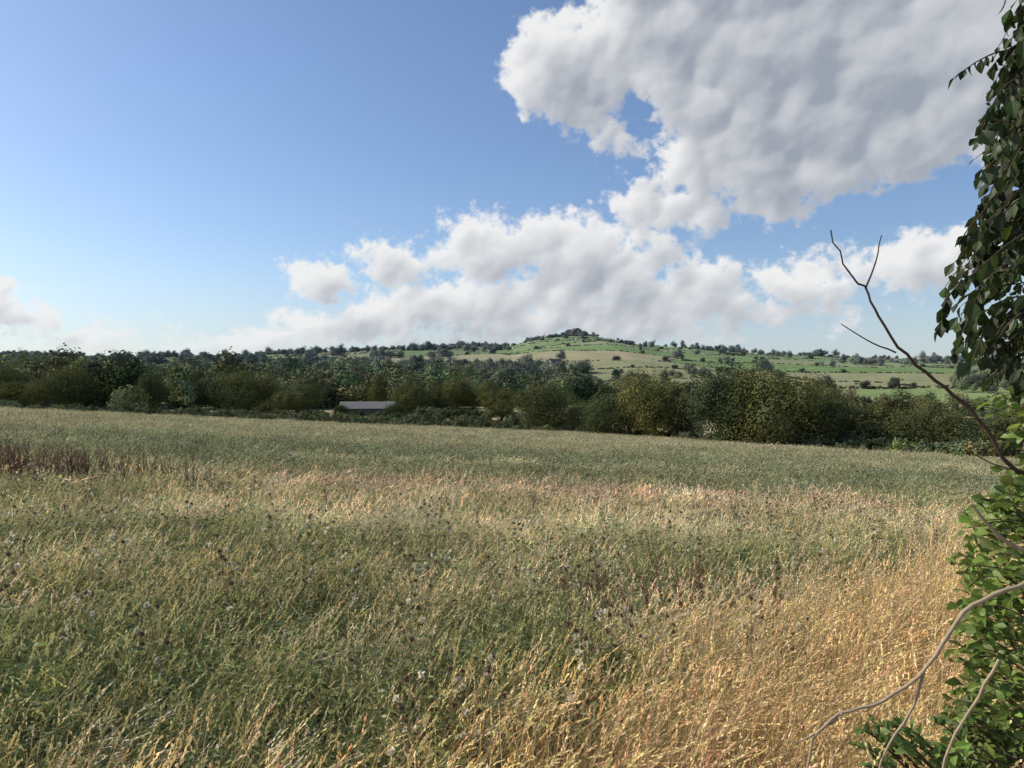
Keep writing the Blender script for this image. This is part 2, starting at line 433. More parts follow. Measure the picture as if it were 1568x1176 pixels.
# ------------------------------------------------------------------ thistles and docks
def thistle(seed):
    r=np.random.default_rng(seed); g=Geo(); k=rc
    H=.85
    main=curve([(0,0,-.03),(.02,.01,.35),(.05,-.01,H)],8); tube(g,main,np.linspace(.005,.0025,8),(.32,.25,.14),0,5)
    tips=[main[-1]]
    for j in range(8):
        b=main[3+j%4]; a=r.uniform(0,2*pi); L=r.uniform(.06,.17)
        e=b+np.array([cos(a)*L*.7,sin(a)*L*.7,L]); c=curve([b,(b+e)/2+np.array([cos(a),sin(a),0])*.03,e],5)
        tube(g,c,np.linspace(.0025,.0018,5),(.32,.25,.14),0,4); tips.append(e)
    for tp in tips:
        fluffy=r.uniform()<.6
        n=24; d=randdir(n,r); cen=tp+d*.013
        rhombs(g,cen,d*.016,np.cross(d,randdir(n,r))*.010,(np.array([.82,.74,.58]) if fluffy else np.array([.24,.17,.10]))*rc(r,n))
    n=30; s=r.uniform(0.05,.9,n); p=main[(s*7).astype(int)]+0
    a=r.uniform(0,2*pi,n); d=np.stack([np.cos(a),np.sin(a),r.uniform(-.2,.6,n)],1); L=r.uniform(.025,.06,n)[:,None]
    rhombs(g,p+d*L,d*L,np.cross(d,[0,0,1.])*L*.2,np.array([.26,.25,.14])*rc(r,n))
    return g.mesh('thistle%d'%seed,[M_grass])
def dock(seed):
    r=np.random.default_rng(seed); g=Geo(); st=(.20,.115,.075)
    main=curve([(0,0,-.03),(.02,.02,.4),(.06,0,.9)],8); tube(g,main,np.linspace(.006,.003,8),st,0,5)
    br=[main[3:]]
    for j in range(6):
        b=main[3+j%4]; a=r.uniform(0,2*pi); L=r.uniform(.15,.3)
        e=b+np.array([cos(a)*L*.4,sin(a)*L*.4,L]); c=curve([b,(b+e)/2,e],5); br.append(c); tube(g,c,np.linspace(.003,.0015,5),st,0,4)
    for c in br:
        n=60; i=r.integers(0,len(c)-1,n); f=r.uniform(0,1,n)[:,None]; p=c[i]*(1-f)+c[i+1]*f+randdir(n,r)*.013; d=randdir(n,r)
        rhombs(g,p,d*.009,np.cross(d,randdir(n,r))*.007,np.array([.21,.115,.075])*rc(r,n,.6,1.3))
    return g.mesh('dock%d'%seed,[M_grass])
def place(name,meshes,pts,s0=.8,s1=1.15,tint=(1,1,1)):
    pts=np.array(pts); n=len(pts); z=height(pts[:,0],pts[:,1]); r=rng
    s=r.uniform(s0,s1,n)
    if pts.shape[1]>2: s=s*pts[:,2]
    return instancer(name,np.stack([pts[:,0],pts[:,1],z],1),np.stack([r.normal(0,.12,n),r.normal(.08,.12,n),r.uniform(0,6.28,n)],1),np.stack([s]*3,1),r.integers(0,len(meshes),n),np.ones((n,3))*np.array(tint)*r.uniform(.8,1.25,(n,1)),meshes)
def gp(px,py,h=.7):   # meadow plant by bearing and depression of its top
    t=(px-784)/F; e=(py-588)/F-(A0+B0*t); y=(EYE-h)/e; return (t*y,y)
th=[gp(545,845),gp(372,876),gp(785,872),gp(830,866),gp(890,855),gp(730,1010),gp(905,1000),gp(315,705,.8),gp(375,738,.8),gp(880,990),gp(110,910),gp(420,680),gp(1150,780),gp(1265,765),gp(640,855),gp(540,860),gp(130,655,.9),gp(500,745),gp(270,930),gp(600,1060),gp(700,1030)]
for k in range(60):
    y=rng.uniform(5,15); th.append((rng.uniform(-.7,.5)*y,y))
for k in range(190):
    y=rng.uniform(8,80); x=rng.uniform(-.75,.75)*y
    if gold_w(np.array([x]),np.array([y]))[0]<.4: th.append((x,y))
place('thistle_patch',[thistle(i) for i in range(5)],th,.75,1.0)
dk=[]
for k in range(230): dk.append((rng.normal(-13.0,1.8),rng.normal(17.4,.6),1.15))
for k in range(60): dk.append((rng.normal(-9.3,1.2),rng.normal(17.3,.3),1.1))
for k in range(36): dk.append((rng.normal(1.75,.7),rng.normal(7.8,.6),.75))
for k in range(60):
    y=rng.uniform(12,45); dk.append((rng.uniform(-.7,.7)*y,y,.85))
place('dock_stalks',[dock(i) for i in range(3)],dk,.6,.98)

# ------------------------------------------------------------------ trees
def tree_geo(H,Wd,seed,nleaf,ls,trunk=True,cb=.12,nl=34,jit=.25):
    r=np.random.default_rng(seed); g=Geo()
    cz=H*(cb+.9)/2; rz=H*(.9-cb)/2; rx=Wd/2*.9
    d=randdir(nl,r); rad=r.uniform(.30,.85,nl)[:,None]
    sk=r.normal(0,.2,2)
    C=d*rad*np.array([rx,rx,rz]); C[:,:2]*=(1-.28*np.clip(C[:,2:3]/rz,-1,1)); C[:,:2]+=sk*rx*(C[:,2:3]/rz); C[:,2]+=cz
    C+=r.normal(0,.05*Wd,C.shape)
    Rr=r.uniform(.08,.25,nl)*min(Wd,H*1.1)
    w=Rr**2/np.sum(Rr**2); k=r.choice(nl,nleaf,p=w)
    dd=randdir(nleaf,r); dd[:,2]=np.where(dd[:,2]<0,dd[:,2]*.75,dd[:,2])
    rr=Rr[k]*np.where(r.uniform(0,1,nleaf)<.85,r.uniform(.72,1.06,nleaf),r.uniform(1.04,1.3,nleaf))
    p=C[k]+dd*rr[:,None]*(1+.24*np.sin(dd[:,:1]*7+k[:,None])*np.sin(dd[:,1:2]*6+k[:,None]*2))
    nrm=dd*1.5+randdir(nleaf,r)*.5; nrm/=np.linalg.norm(nrm,axis=1)[:,None]
    U=np.cross(nrm,randdir(nleaf,r)); U/=np.linalg.norm(U,axis=1)[:,None]+1e-6; Vv=np.cross(nrm,U)
    s=r.uniform(.5,1.1,nleaf)[:,None]*ls
    lob=r.uniform(.7,1.3,nl)[k][:,None]; hue=r.normal(0,.07,nl)[k]
    col=lob*r.uniform(1-jit,1+jit,nleaf)[:,None]*np.stack([1+hue,np.ones(nleaf),1-hue],1)
    p[:,2]=np.abs(p[:,2])+.02
    rhombs(g,p,U*s*.5,Vv*s*.36,col,0)
    if trunk:
        tr=curve([(0,0,-.4),(.02*H,0,cb*H+.2*H),(0,.02*H,.62*H)],8); tube(g,tr,np.linspace(.028,.01,8)*H,(1,1,1),1,8)
        for j in range(min(nl,12)):
            b=tr[2+j%5]; c=curve([b,(b+C[j])/2+np.array([0,0,-.03*H]),C[j]],5); tube(g,c,np.linspace(.012,.003,5)*H,(1,1,1),1,5)
    return g
near_tree=[tree_geo(12,13,200+i,20000,.34,True,.0,[58,40,70,46,64][i],.10).mesh('broadleaf%d'%i,[M_oak,M_bark]) for i in range(5)]
tall_tree=[tree_geo(14,9.5,230+i,16000,.32,True,.02,46,.10).mesh('tallbroad%d'%i,[M_oak,M_bark]) for i in range(2)]
TL=[('sycamore_tree',930,170,10.2,13,0),('oak_tree',1005,160,16.4,18,1),('oak_tree',962,166,13.0,14,2),('ash_tree',1042,154,13.0,12,1),
('oak_tree',1105,127,14.4,15,3),('oak_tree',1152,124,13.8,14,4),('oak_tree',1205,119,13.6,16,0),('sycamore_tree',1250,122,11.4,14,2),
('sycamore_tree',1292,126,8.2,10,1),('ash_tree',1335,119,9.4,10,3),('sycamore_tree',1385,116,7.4,12,2),('oak_tree',1430,113,8.6,11,4),
('oak_tree',1485,108,7.6,11,1),('ash_tree',1545,104,8,10,0),('oak_tree',1620,100,9,12,2),('oak_tree',1730,95,11,12,3),
('oak_tree',838,203,14.0,20,0),('ash_tree',768,222,12.0,12,1),('oak_tree',887,212,8.5,14,3),('oak_tree',628,240,12.0,14,2),('ash_tree',583,262,16,9,0),
('oak_tree',452,214,11.8,18,1),('oak_tree',372,240,14.5,20,3),('oak_tree',700,270,14,16,3),('hawthorn_tree',604,221,4.6,7,2),('hawthorn_tree',522,220,3.8,6,4)]
pr=np.random.default_rng(33)
for px in range(-90,780,34):
    if 520<px<600: continue
    H=pr.uniform(8,17); TL.append((['oak_tree','sycamore_tree','ash_tree'][pr.integers(0,3)],px+pr.normal(0,14),pr.uniform(238,300),H,H*pr.uniform(.8,1.7),pr.integers(0,5)))
for (nm,px,dist,H,Wd,k) in TL:
    t=(px-784)/F; x=t*dist
    tallk = nm=='ash_tree'
    meq=(tall_tree[k%2] if tallk else near_tree[k]); h0,w0=((14,9.5) if tallk else (12,13))
    add_obj(nm,meq,(x,dist,hz(x,dist)-.1),rng.uniform(0,6.28),scale=(Wd/w0,Wd/w0*rng.uniform(.9,1.1),H/h0))

wm=[tree_geo(12,12,300+i,2600,.85,False,.0,28).mesh('wood%d'%i,[M_woodleaf,M_bark]) for i in range(6)]
wm+=[tree_geo(16,8,320+i,2400,.8,False,.0,26).mesh('woodt%d'%i,[M_woodleaf,M_bark]) for i in range(2)]
bm=[tree_geo(2.0,2.8,340+i,1300,.22,False,-.1,16).mesh('shrub%d'%i,[M_woodleaf,M_bark]) for i in range(4)]
def woodcol(n,x,y,r,k=1.0):
    big=(.6+.8*fbm(x/45,y/45,77))[:,None]
    base=np.array([.15,.17,.08])*r.uniform(.5,1.6,(n,1))*(1+r.normal(0,.1,(n,3)))*big*k
    yl=(r.uniform(0,1,n)<.10)[:,None]; base=np.where(yl,np.array([.25,.25,.11])*r.uniform(.8,1.2,(n,1)),base)
    haze_wood=sstep(200,1300,y)[:,None]*.75  # distance haze blended into the foliage tint itself
    return base*(1-haze_wood)+np.array([.23,.265,.275])*haze_wood
n=30000; r=rng
y=np.sqrt(r.uniform(225**2,1850**2,n)); x=r.uniform(-.9,.9,n)*y; t=x/y
nz=fbm(x/110,y/110,81)
lim=np.interp(t,[-.9,-.6,-.54,-.35,-.3,-.1,.0,.05,.12,.2,.3,.9],[1100,1050,680,700,950,950,850,760,640,480,400,380])+ (fbm(x/200,y/60,83)-.5)*250
sp_=fbm(x/60,y/60,85)
dens=np.where(y<lim,np.where(nz>.37,.95,.10),.002+.5*sstep(.66,.74,sp_)*(y<1700))
dens=np.where((y<330)&(t<-.05)&(y>262),.85,dens)
dens=np.where((y<=262)&(t<-.05),.1,dens)
dens=np.where((t>-.02)&(t<.10)&(y<330),.1,dens)
dens=np.where((np.abs(t+.19)<.05)&(y<275),0,dens)
keep=r.uniform(0,1,n)<dens*.75
x,y=x[keep],y[keep]
RX=[];RY=[]
for (p0,p1,cnt,yc) in [(-60,130,130,1840),(20,90,40,1800),(395,450,14,1850),(450,560,60,1780),(560,640,26,1820),(675,742,46,1830),(600,780,30,1700),(1060,1092,24,1840),(1232,1250,8,1700),(1340,1375,10,1800),(1410,1440,7,1820),(1290,1300,2,1850),(930,1040,8,1820),(1100,1490,8,1840),(800,1000,16,1560),(390,780,110,1650),(140,390,10,1860)]:
    for k in range(cnt):
        yy=yc+rng.normal(0,25); RX.append((rng.uniform(p0,p1)-784)/F*yy); RY.append(yy)
rx_,ry_=np.array(RX),np.array(RY)
n0=len(x); x=np.concatenate([x,rx_]); y=np.concatenate([y,ry_]); n=len(x); t=x/y
sc=r.uniform(.6,1.35,n)*(1+.3*(fbm(x/80,y/80,88)>.55)); sc[n0:]*=.75; sc*=1-.15*sstep(600,1500,y)
sc=np.where((t>.1)&(y<800),sc*.75,sc)
sc=np.where((t>.26)&(y<520),sc*.62,sc)
pts=np.stack([x,y,height(x,y)-.3],1)
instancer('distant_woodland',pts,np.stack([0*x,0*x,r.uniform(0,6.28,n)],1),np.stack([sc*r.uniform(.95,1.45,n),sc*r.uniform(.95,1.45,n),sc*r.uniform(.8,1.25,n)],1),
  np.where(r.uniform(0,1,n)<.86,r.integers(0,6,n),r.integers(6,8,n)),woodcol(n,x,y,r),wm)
n=520000; y=np.sqrt(r.uniform(235**2,1900**2,n)); x=r.uniform(-.75,.75,n)*y
ci,ce=cells(x,y); k=(ce<2.2)&(fbm(x/90,y/90,91)>.22); x,y=x[k],y[k]
n=len(x); bigt=r.uniform(0,1,n)<.022
sc=r.uniform(.7,1.15,n)*np.where(bigt,r.uniform(2.2,3.8,n),1)
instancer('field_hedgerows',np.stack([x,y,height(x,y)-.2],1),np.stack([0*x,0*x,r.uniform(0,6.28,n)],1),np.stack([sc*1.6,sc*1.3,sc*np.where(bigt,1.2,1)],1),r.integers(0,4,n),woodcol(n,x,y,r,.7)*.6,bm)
HX=[];HY=[];HS=[]
for tt in np.arange(-1.0,.115,.0042):
    yy=yedge(tt)+rng.normal(0.8,.5); HX.append(tt*yy); HY.append(yy); HS.append(rng.uniform(.45,.8)+.4*(rng.uniform()<.08))
for tt in np.arange(-1.0,.1,.0052):
    yy=yedge(tt)+38+6*sin(tt*9)+rng.normal(0,.8); HX.append(tt*yy); HY.append(yy); HS.append(rng.uniform(.7,1.3))
for k in range(420):
    tt=rng.uniform(-.8,.1); yy=yedge(tt)+rng.uniform(8,85); HX.append(tt*yy); HY.append(yy); HS.append(rng.uniform(.5,1.6))
for k in range(40):
    tt=rng.uniform(-.235,-.03); yy=rng.uniform(212,222); HX.append(tt*yy); HY.append(yy); HS.append(rng.uniform(.7,1.2))
for k in range(26):
    tt=rng.uniform(-.125,-.04); yy=rng.uniform(222,230); HX.append(tt*yy); HY.append(yy); HS.append(rng.uniform(1.1,1.9))
for k in range(360):
    tt=rng.uniform(.11,.95); yy=yedge(tt)+rng.uniform(.5,9); HX.append(tt*yy); HY.append(yy); HS.append(rng.uniform(.3,1.3)*(1.3 if tt>.45 else 1))
x=np.array(HX);y=np.array(HY);sc=np.array(HS);n=len(x)
tint=np.array([.15,.165,.08])*r.uniform(.55,1.5,(n,1))*(1+r.normal(0,.08,(n,3)))
instancer('boundary_hedge',np.stack([x,y,height(x,y)-.1],1),np.stack([0*x,0*x,r.uniform(0,6.28,n)],1),np.stack([sc*1.1,sc*1.1,sc],1),r.integers(0,4,n),tint,bm)

# ------------------------------------------------------------------ crag
M_rock=simple_mat('gritstone',(.13,.125,.12),.95,.12,.4,.6)
g=Geo(); cy=1890
for (px,w,h,dy) in [(862,18,12,0),(872,30,18,4),(882,34,20,-3),(893,30,16,3),(903,26,11,-4),(914,20,8,2),(855,14,8,-5),(838,14,6,0),(820,18,5,3),(926,16,6,4),(806,14,4,0),(935,16,4,0)]:
    rr=np.random.default_rng(px); cx=(px-784)/F*cy
    nu,nv=12,7; u=np.arange(nu)/nu*2*pi; vv=[]
    for j in range(nv):
        f=j/(nv-1)
        for a in u:
            k=(1-.5*f**3)*(1+rr.uniform(-.16,.16)) if f<1 else .45
            vv.append((cx+cos(a)*w*.5*k,cy+dy+sin(a)*w*.4*k,hz(cx,cy+dy)-4+(h+4)*(f+rr.uniform(-.03,.03))))
    q=[(j*nu+i,j*nu+(i+1)%nu,(j+1)*nu+(i+1)%nu,(j+1)*nu+i) for j in range(nv-1) for i in range(nu)]
    tb=(nv-1)*nu; q+=[(tb+i,tb+i+1,tb+10-i,tb+11-i) for i in range(5)]
    g.add(vv,q,(1,1,1))
add_obj('rock_crag',g.mesh('rock_crag',[M_rock]))

# ------------------------------------------------------------------ buildings
M_stone=simple_mat('stone_wall',(.30,.26,.21),.9,2,.3,.3); M_slate=simple_mat('slate_roof',(.12,.11,.11),.85,3,.3,.2)
M_sheet=simple_mat('fibre_cement_roof',(.17,.165,.16),.95,.8,.35); M_board=simple_mat('timber_boarding',(.13,.11,.09),.85,2,.3,.2)
M_glass=simple_mat('window_glass',(.04,.05,.06),.15,1,.1); M_render=simple_mat('white_render',(.62,.6,.56),.8,2,.1)
M_door=simple_mat('painted_door',(.10,.14,.12),.5,2,.1)
def boxg(g,x0,x1,y0,y1,z0,z1,m=0):
    v=[(x,y,z) for z in(z0,z1) for (x,y) in((x0,y0),(x1,y0),(x1,y1),(x0,y1))]
    g.add(v,[(3,2,1,0),(4,5,6,7),(0,1,5,4),(1,2,6,5),(2,3,7,6),(3,0,4,7)],(1,1,1),m)
def house(name,px,dist,L,D,E,Rh,rot,wall,roof,barn=False,chim=True,sink=0):
    x=(px-784)/F*dist; par=bpy.data.objects.new(name,None); scene.collection.objects.link(par)
    par.location=(x,dist,hz(x,dist)-sink); par.rotation_euler=(0,0,rot)
    g=Geo(); boxg(g,-L/2,L/2,-D/2,D/2,-.5,E)
    for sx in(-L/2,L/2): g.add([(sx,-D/2,E),(sx,D/2,E),(sx,.02,E+Rh),(sx,-.02,E+Rh)],[(0,1,2,3)],(1,1,1))
    add_obj('walls',g.mesh(name+'_walls',[wall]),parent=par)
    g=Geo(); o=.35
    for s in(-1,1):
        th=.15; a=np.array([[-L/2-o,s*(D/2+o),E-o*Rh/(D/2)],[L/2+o,s*(D/2+o),E-o*Rh/(D/2)],[L/2+o,0,E+Rh],[-L/2-o,0,E+Rh]])+np.array([0,0,.03])
        b=a+np.array([0,0,th]); g.add(np.vstack([a,b]),[(0,1,2,3),(7,6,5,4),(0,4,5,1),(1,5,6,2),(2,6,7,3),(3,7,4,0)],(1,1,1))
    add_obj('roof',g.mesh(name+'_roof',[roof]),parent=par)
    g=Geo()
    if barn:
        for k in range(int(L//5)): cx=-L/2+2.5+k*5; boxg(g,cx-1.7,cx+1.7,-D/2-.04,-D/2-.005,0,E*.8)
        add_obj('doors',g.mesh(name+'_doors',[M_door]),parent=par)
    else:
        nw=max(2,int(L//3.2))
        for k in range(nw):
            cx=-L/2+(k+.5)*L/nw
            for z in([.9,3.3] if E>4 else [.9]):
                if k==nw//2 and z<1: continue
                boxg(g,cx-.5,cx+.5,-D/2-.04,-D/2-.005,z,z+1.2)
        add_obj('windows',g.mesh(name+'_windows',[M_glass]),parent=par)
        g=Geo(); cx=-L/2+(nw//2+.5)*L/nw; boxg(g,cx-.5,cx+.5,-D/2-.04,-D/2-.005,0,2.05); add_obj('door',g.mesh(name+'_door',[M_door]),parent=par)
        if chim:
            g=Geo()
            for sx in(-1,1): boxg(g,sx*(L/2-.6)-.4,sx*(L/2-.6)+.4,-.3,.3,E+Rh*.5,E+Rh+1.1)
            add_obj('chimneys',g.mesh(name+'_chimneys',[wall]),parent=par)
house('farm_barn',563,230,16,9,2.5,1.9,.12,M_board,M_sheet,True,sink=.4)
for (px,d,rot,w) in [(745,800,.3,M_stone),(768,860,-.5,M_render),(790,820,.1,M_stone),(812,890,.6,M_stone),(832,840,-.2,M_render),(850,900,.3,M_stone),(728,880,-.1,M_render),(800,950,.2,M_render)]:
    house('village_house',px,d,13,8,5.2,4,rot,w,M_slate)

# ------------------------------------------------------------------ roadside hedge tree (right foreground)
r=np.random.default_rng(77)
def BP(px,py,y): return np.array([(px-784)/F*y,y,(588-py)/F*y])
LTv=np.array([[0,0,0],[.25,.20,.05],[.5,.34,.09],[.78,.20,.05],[1,0,-.02],[.78,-.20,.05],[.5,-.34,.09],[.25,-.20,.05],[.25,0,0],[.5,0,0],[.78,0,-.01]])
LTt=np.array([[0,8,1],[8,9,2],[8,2,1],[9,10,3],[9,3,2],[10,4,3],[0,7,8],[8,7,6],[8,6,9],[9,6,5],[9,5,10],[10,5,4]])
def leaves(g,pos,dirs,size,col,m=0):
    n=len(pos); dirs=dirs/(np.linalg.norm(dirs,axis=1)[:,None]+1e-9)
    up=randdir(n,r)*.9+np.array([-.4,-.1,.5]); s=np.cross(up,dirs); s/=np.linalg.norm(s,axis=1)[:,None]+1e-9; nn=np.cross(dirs,s)
    lt=LTv[None]*size[:,None,None]
    curl=-(lt[:,:,0]**2)/size[:,None]*r.uniform(-.1,.5,n)[:,None]
    v=pos[:,None]+lt[:,:,0:1]*dirs[:,None]+lt[:,:,1:2]*s[:,None]+(lt[:,:,2:3]+curl[:,:,None])*nn[:,None]
    q=(np.arange(n)[:,None,None]*11+LTt[None]).reshape(-1,3)
    g.add(v.reshape(-1,3),q,np.repeat(col,11,axis=0),m)
GL=Geo(); GW=Geo()
PY=np.array([-40,0,60,110,170,300,350,450,500,560,620,690,740,800,850,900,1000,1100,1176,1260])
PX=np.array([1560,1556,1540,1530,1516,1500,1482,1460,1458,1495,1512,1545,1535,1475,1470,1474,1462,1462,1440,1420])
stems=[curve([(2.75,3.5,-2.4),(2.62,3.45,-1.2),(2.66,3.4,.1),(2.5,3.4,1.3),(2.55,3.4,2.4)],22),
       curve([(2.95,3.7,-2.4),(2.9,3.8,-.8),(2.75,3.75,.6),(2.85,3.7,2.4)],18),
       curve([(2.45,3.0,-2.3),(2.3,3.05,-1.4),(2.25,3.1,-.6),(2.3,3.2,.2)],16)]
for s,rd in zip(stems,(.045,.05,.02)): tube(GW,s,np.linspace(rd,rd*.4,len(s)),(1,1,1),0,8)
n=620
for k in range(n):
    y=r.uniform(2.9,3.9); py=r.uniform(-60,1260) 
    if 590<py<735 and r.uniform()<.35: continue
    edge=np.interp(py,PY,PX); px=edge+abs(r.normal(0,1))*50+r.uniform(-22,25)
    e=BP(px,py,y)
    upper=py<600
    L=r.uniform(.22,.5)
    b=e+np.array([L*r.uniform(.6,1),r.normal(0,.12),(L*r.uniform(.3,.9) if upper else -L*r.uniform(-.1,.6))])
    mid=(b+e)/2+np.array([0,0,.05]); c=curve([b,mid,e],7)
    tube(GW,c,np.linspace(.0045,.0015,7),(1,1,1),0,4)
    nlv=r.integers(7,14); s=np.linspace(.15,1,nlv)*5.999; i=s.astype(int); f=(s-i)[:,None]
    pos=c[i]*(1-f)+c[i+1]*f; T=c[i+1]-c[i]; T/=np.linalg.norm(T,axis=1)[:,None]
    side=np.cross(T,[0,0,1.]); side*=np.where(np.arange(nlv)%2,1,-1)[:,None]
    d=T*.6+side*.6+randdir(nlv,r)*.5+(np.array([0,0,-.75]) if upper else np.array([0,0,.0]))
    sz=r.uniform(.03,.085,nlv)*(1.05 if upper else .92)
    k0=(.55 if upper else 2.1)*r.uniform(.5,1.4)  # leaf colour carries the light: upper twigs as shaded, lower ones as sunlit
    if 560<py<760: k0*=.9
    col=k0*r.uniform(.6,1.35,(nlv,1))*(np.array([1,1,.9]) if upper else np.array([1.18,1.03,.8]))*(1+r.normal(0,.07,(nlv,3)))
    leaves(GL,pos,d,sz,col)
def sprig(P,y,nl,sz,k0,droop=-.8):  # k0 paints the sprig's light: low as in shade, high as in sun
    c=curve([BP(px,py,y) for px,py in P],12); tube(GW,c,np.linspace(.005,.0018,12),(1,1,1),0,5)
    s=np.linspace(.15,1,nl)*10.99; i=s.astype(int); f=(s-i)[:,None]; pos=c[i]*(1-f)+c[i+1]*f; T=c[i+1]-c[i]; T/=np.linalg.norm(T,axis=1)[:,None]
    d=T*.5+randdir(nl,r)*.5+np.array([0,0,droop]); leaves(GL,pos,d,r.uniform(.8,1.3,nl)*sz,k0*r.uniform(.7,1.3,(nl,1))*np.ones((1,3)))
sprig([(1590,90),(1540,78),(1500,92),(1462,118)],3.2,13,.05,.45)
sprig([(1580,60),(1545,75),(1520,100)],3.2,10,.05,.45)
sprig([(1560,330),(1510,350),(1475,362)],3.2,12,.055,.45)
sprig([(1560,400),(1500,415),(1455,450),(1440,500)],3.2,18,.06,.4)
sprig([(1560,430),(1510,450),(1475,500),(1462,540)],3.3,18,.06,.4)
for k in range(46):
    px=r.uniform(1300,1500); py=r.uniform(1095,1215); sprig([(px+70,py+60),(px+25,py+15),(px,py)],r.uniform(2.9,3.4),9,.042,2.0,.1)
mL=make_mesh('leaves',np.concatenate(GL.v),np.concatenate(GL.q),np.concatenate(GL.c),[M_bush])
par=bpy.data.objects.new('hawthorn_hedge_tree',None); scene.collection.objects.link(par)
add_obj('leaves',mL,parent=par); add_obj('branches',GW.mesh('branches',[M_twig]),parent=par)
g=Geo()
y0=3.0
def BB(L,y=y0,n=26,r0=.006,r1=.002,jit=.004):
    c=curve([BP(a,b,y) for a,b in L],n); c[1:-1]+=r.normal(0,jit,(n-2,3)); tube(g,c,np.linspace(r0,r1,n),(1,1,1),0,6)
BB([(1600,735),(1545,712),(1508,655),(1455,600),(1395,552),(1348,490),(1325,442),(1300,420),(1272,352)],n=34,r0=.0095,r1=.0028)
BB([(1325,442),(1340,405),(1350,360)],n=8,r0=.004,r1=.002,jit=.001)
BB([(1372,540),(1330,522),(1288,496)],n=8,r0=.0035,r1=.0018,jit=.001)
BB([(1568,722),(1525,712),(1480,690)],n=8,r0=.004,r1=.0015,jit=.001)
add_obj('bare_branch',g.mesh('bare_branch',[M_twig],True))
g=Geo()
BB([(1640,860),(1568,893),(1500,920),(1455,965),(1415,1030),(1350,1075),(1290,1092),(1250,1125),(1235,1180)],y=2.9,n=30,r0=.011,r1=.0045,jit=.003)
BB([(1415,1030),(1395,1090),(1360,1140),(1340,1200)],y=2.9,n=12,r0=.006,r1=.0035,jit=.002)
BB([(1290,1092),(1270,1110),(1225,1135),(1205,1135)],y=2.9,n=9,r0=.0045,r1=.002,jit=.001)
BB([(1530,1010),(1490,1080),(1450,1150),(1440,1210)],y=2.8,n=12,r0=.006,r1=.004,jit=.002)
BB([(1600,850),(1540,830),(1490,775)],y=2.9,n=10,r0=.010,r1=.006,jit=.002)
add_obj('arching_dead_branch',g.mesh('arching_dead_branch',[M_paletwig],True))

# ------------------------------------------------------------------ world: sky + clouds
def ae(px,py):
    u=(px-784)/F; v=(588-py)/F; return math.atan(u), math.atan(v/math.sqrt(1+u*u))
BL=[(840,105,78,68),(900,115,80,65),(965,60,110,70),(1060,10,170,85),(1120,110,145,100),(1290,70,220,135),(1450,80,230,150),(1580,60,240,165),(1200,215,150,90),(1085,245,85,52),(1330,200,170,85),(1185,290,95,44),(975,310,66,46),(1060,328,60,32),(938,215,44,28),(1700,-60,400,280),(1300,-150,450,160),(1440,200,110,50),
(840,375,165,50),(920,420,150,52),(740,380,84,46),(600,398,80,42),(500,428,70,36),(1020,398,64,36),(1090,442,120,42),(1210,440,112,38),(1290,410,56,36),(980,470,225,32),(720,478,170,42),(560,500,130,34),(440,520,95,22),(860,500,265,30),(650,525,310,20),(1150,478,130,24),
(1405,405,66,52),(1475,398,70,48),(30,490,120,26),(140,512,110,22),(250,530,120,14),(-120,460,170,50),(1750,420,140,60),(-350,440,160,60),(2100,300,300,120)]
IW,IH=3000,860; AZ0,AZ1,EL0,EL1=-1.4,1.4,-.02,.7825
K=IW/(AZ1-AZ0)
az=np.linspace(AZ0,AZ1,IW)[None]*np.ones((IH,1)); el=np.linspace(EL0,EL1,IH)[:,None]*np.ones((1,IW))
cr=np.random.default_rng(11)
Hh=np.full((IH,IW),-1.0,np.float32)
def puff(cx,cy,R,zc):
    x0,x1=int(max(0,cx-R)),int(min(IW,cx+R+1)); y0_,y1=int(max(0,cy-R)),int(min(IH,cy+R+1))
    if x1<=x0 or y1<=y0_: return
    xx=np.arange(x0,x1)[None]-cx; yy=np.arange(y0_,y1)[:,None]-cy
    q=R*R-xx*xx-yy*yy
    hgt=np.where(q>0,zc+np.sqrt(np.maximum(q,0)),-1)
    sub=Hh[y0_:y1,x0:x1]; np.maximum(sub,hgt,out=sub)
E=np.full((IH,IW),99.0)
for (px,py,rx,ry) in BL:
    a,e=ae(px,py); k=1/(1+((px-784)/F)**2); RX_=rx/F*k*K; RY_=ry/F*math.sqrt(k)*K
    cx,cy=(a-AZ0)*K,(e-EL0)*K; m_=min(RX_,RY_)
    l=(np.sqrt(((np.arange(IW)[None]-cx)/RX_)**2+((np.arange(IH)[:,None]-cy)/RY_)**2)-1)*m_
    h=np.clip(.5+.5*(E-l)/14,0,1); E=l*h+E*(1-h)-14*h*(1-h)*.5
    npf=int(np.clip(RX_*RY_/(m_*m_)*16,6,120))
    for j in range(npf):
        th_=cr.uniform(0,2*pi); rr=math.sqrt(cr.uniform(0,1)); u,v=cos(th_)*rr,sin(th_)*rr
        depth=math.sqrt(max(0,1-rr*rr)); R=m_*(.2+.4*depth*cr.uniform(.3,1))
        puff(cx+u*RX_*.95,cy+v*RY_*.95,R,depth*m_*.5-.2*R)
    for j in range(int(npf*2.2)):
        th_=cr.uniform(0,2*pi); rr=cr.uniform(.5,1.1); R=m_*cr.uniform(.07,.22)
        puff(cx+cos(th_)*RX_*rr,cy+sin(th_)*RY_*rr,R,cr.uniform(0,.3)*m_)
def blur(A,s):
    n=int(s*2.5)|1; k=np.exp(-.5*((np.arange(-n,n+1))/s)**2); k/=k.sum()
    out=np.zeros_like(A)
    for i,w_ in zip(range(-n,n+1),k): out+=w_*np.roll(A,i,1)
    o2=np.zeros_like(A)
    for i,w_ in zip(range(-n,n+1),k): o2+=w_*np.roll(out,i,0)
    return o2
wxp=pf(az*16,el*18,301,6,.62)*34; wyp=pf(az*16+9,el*18+4,302,6,.62)*28
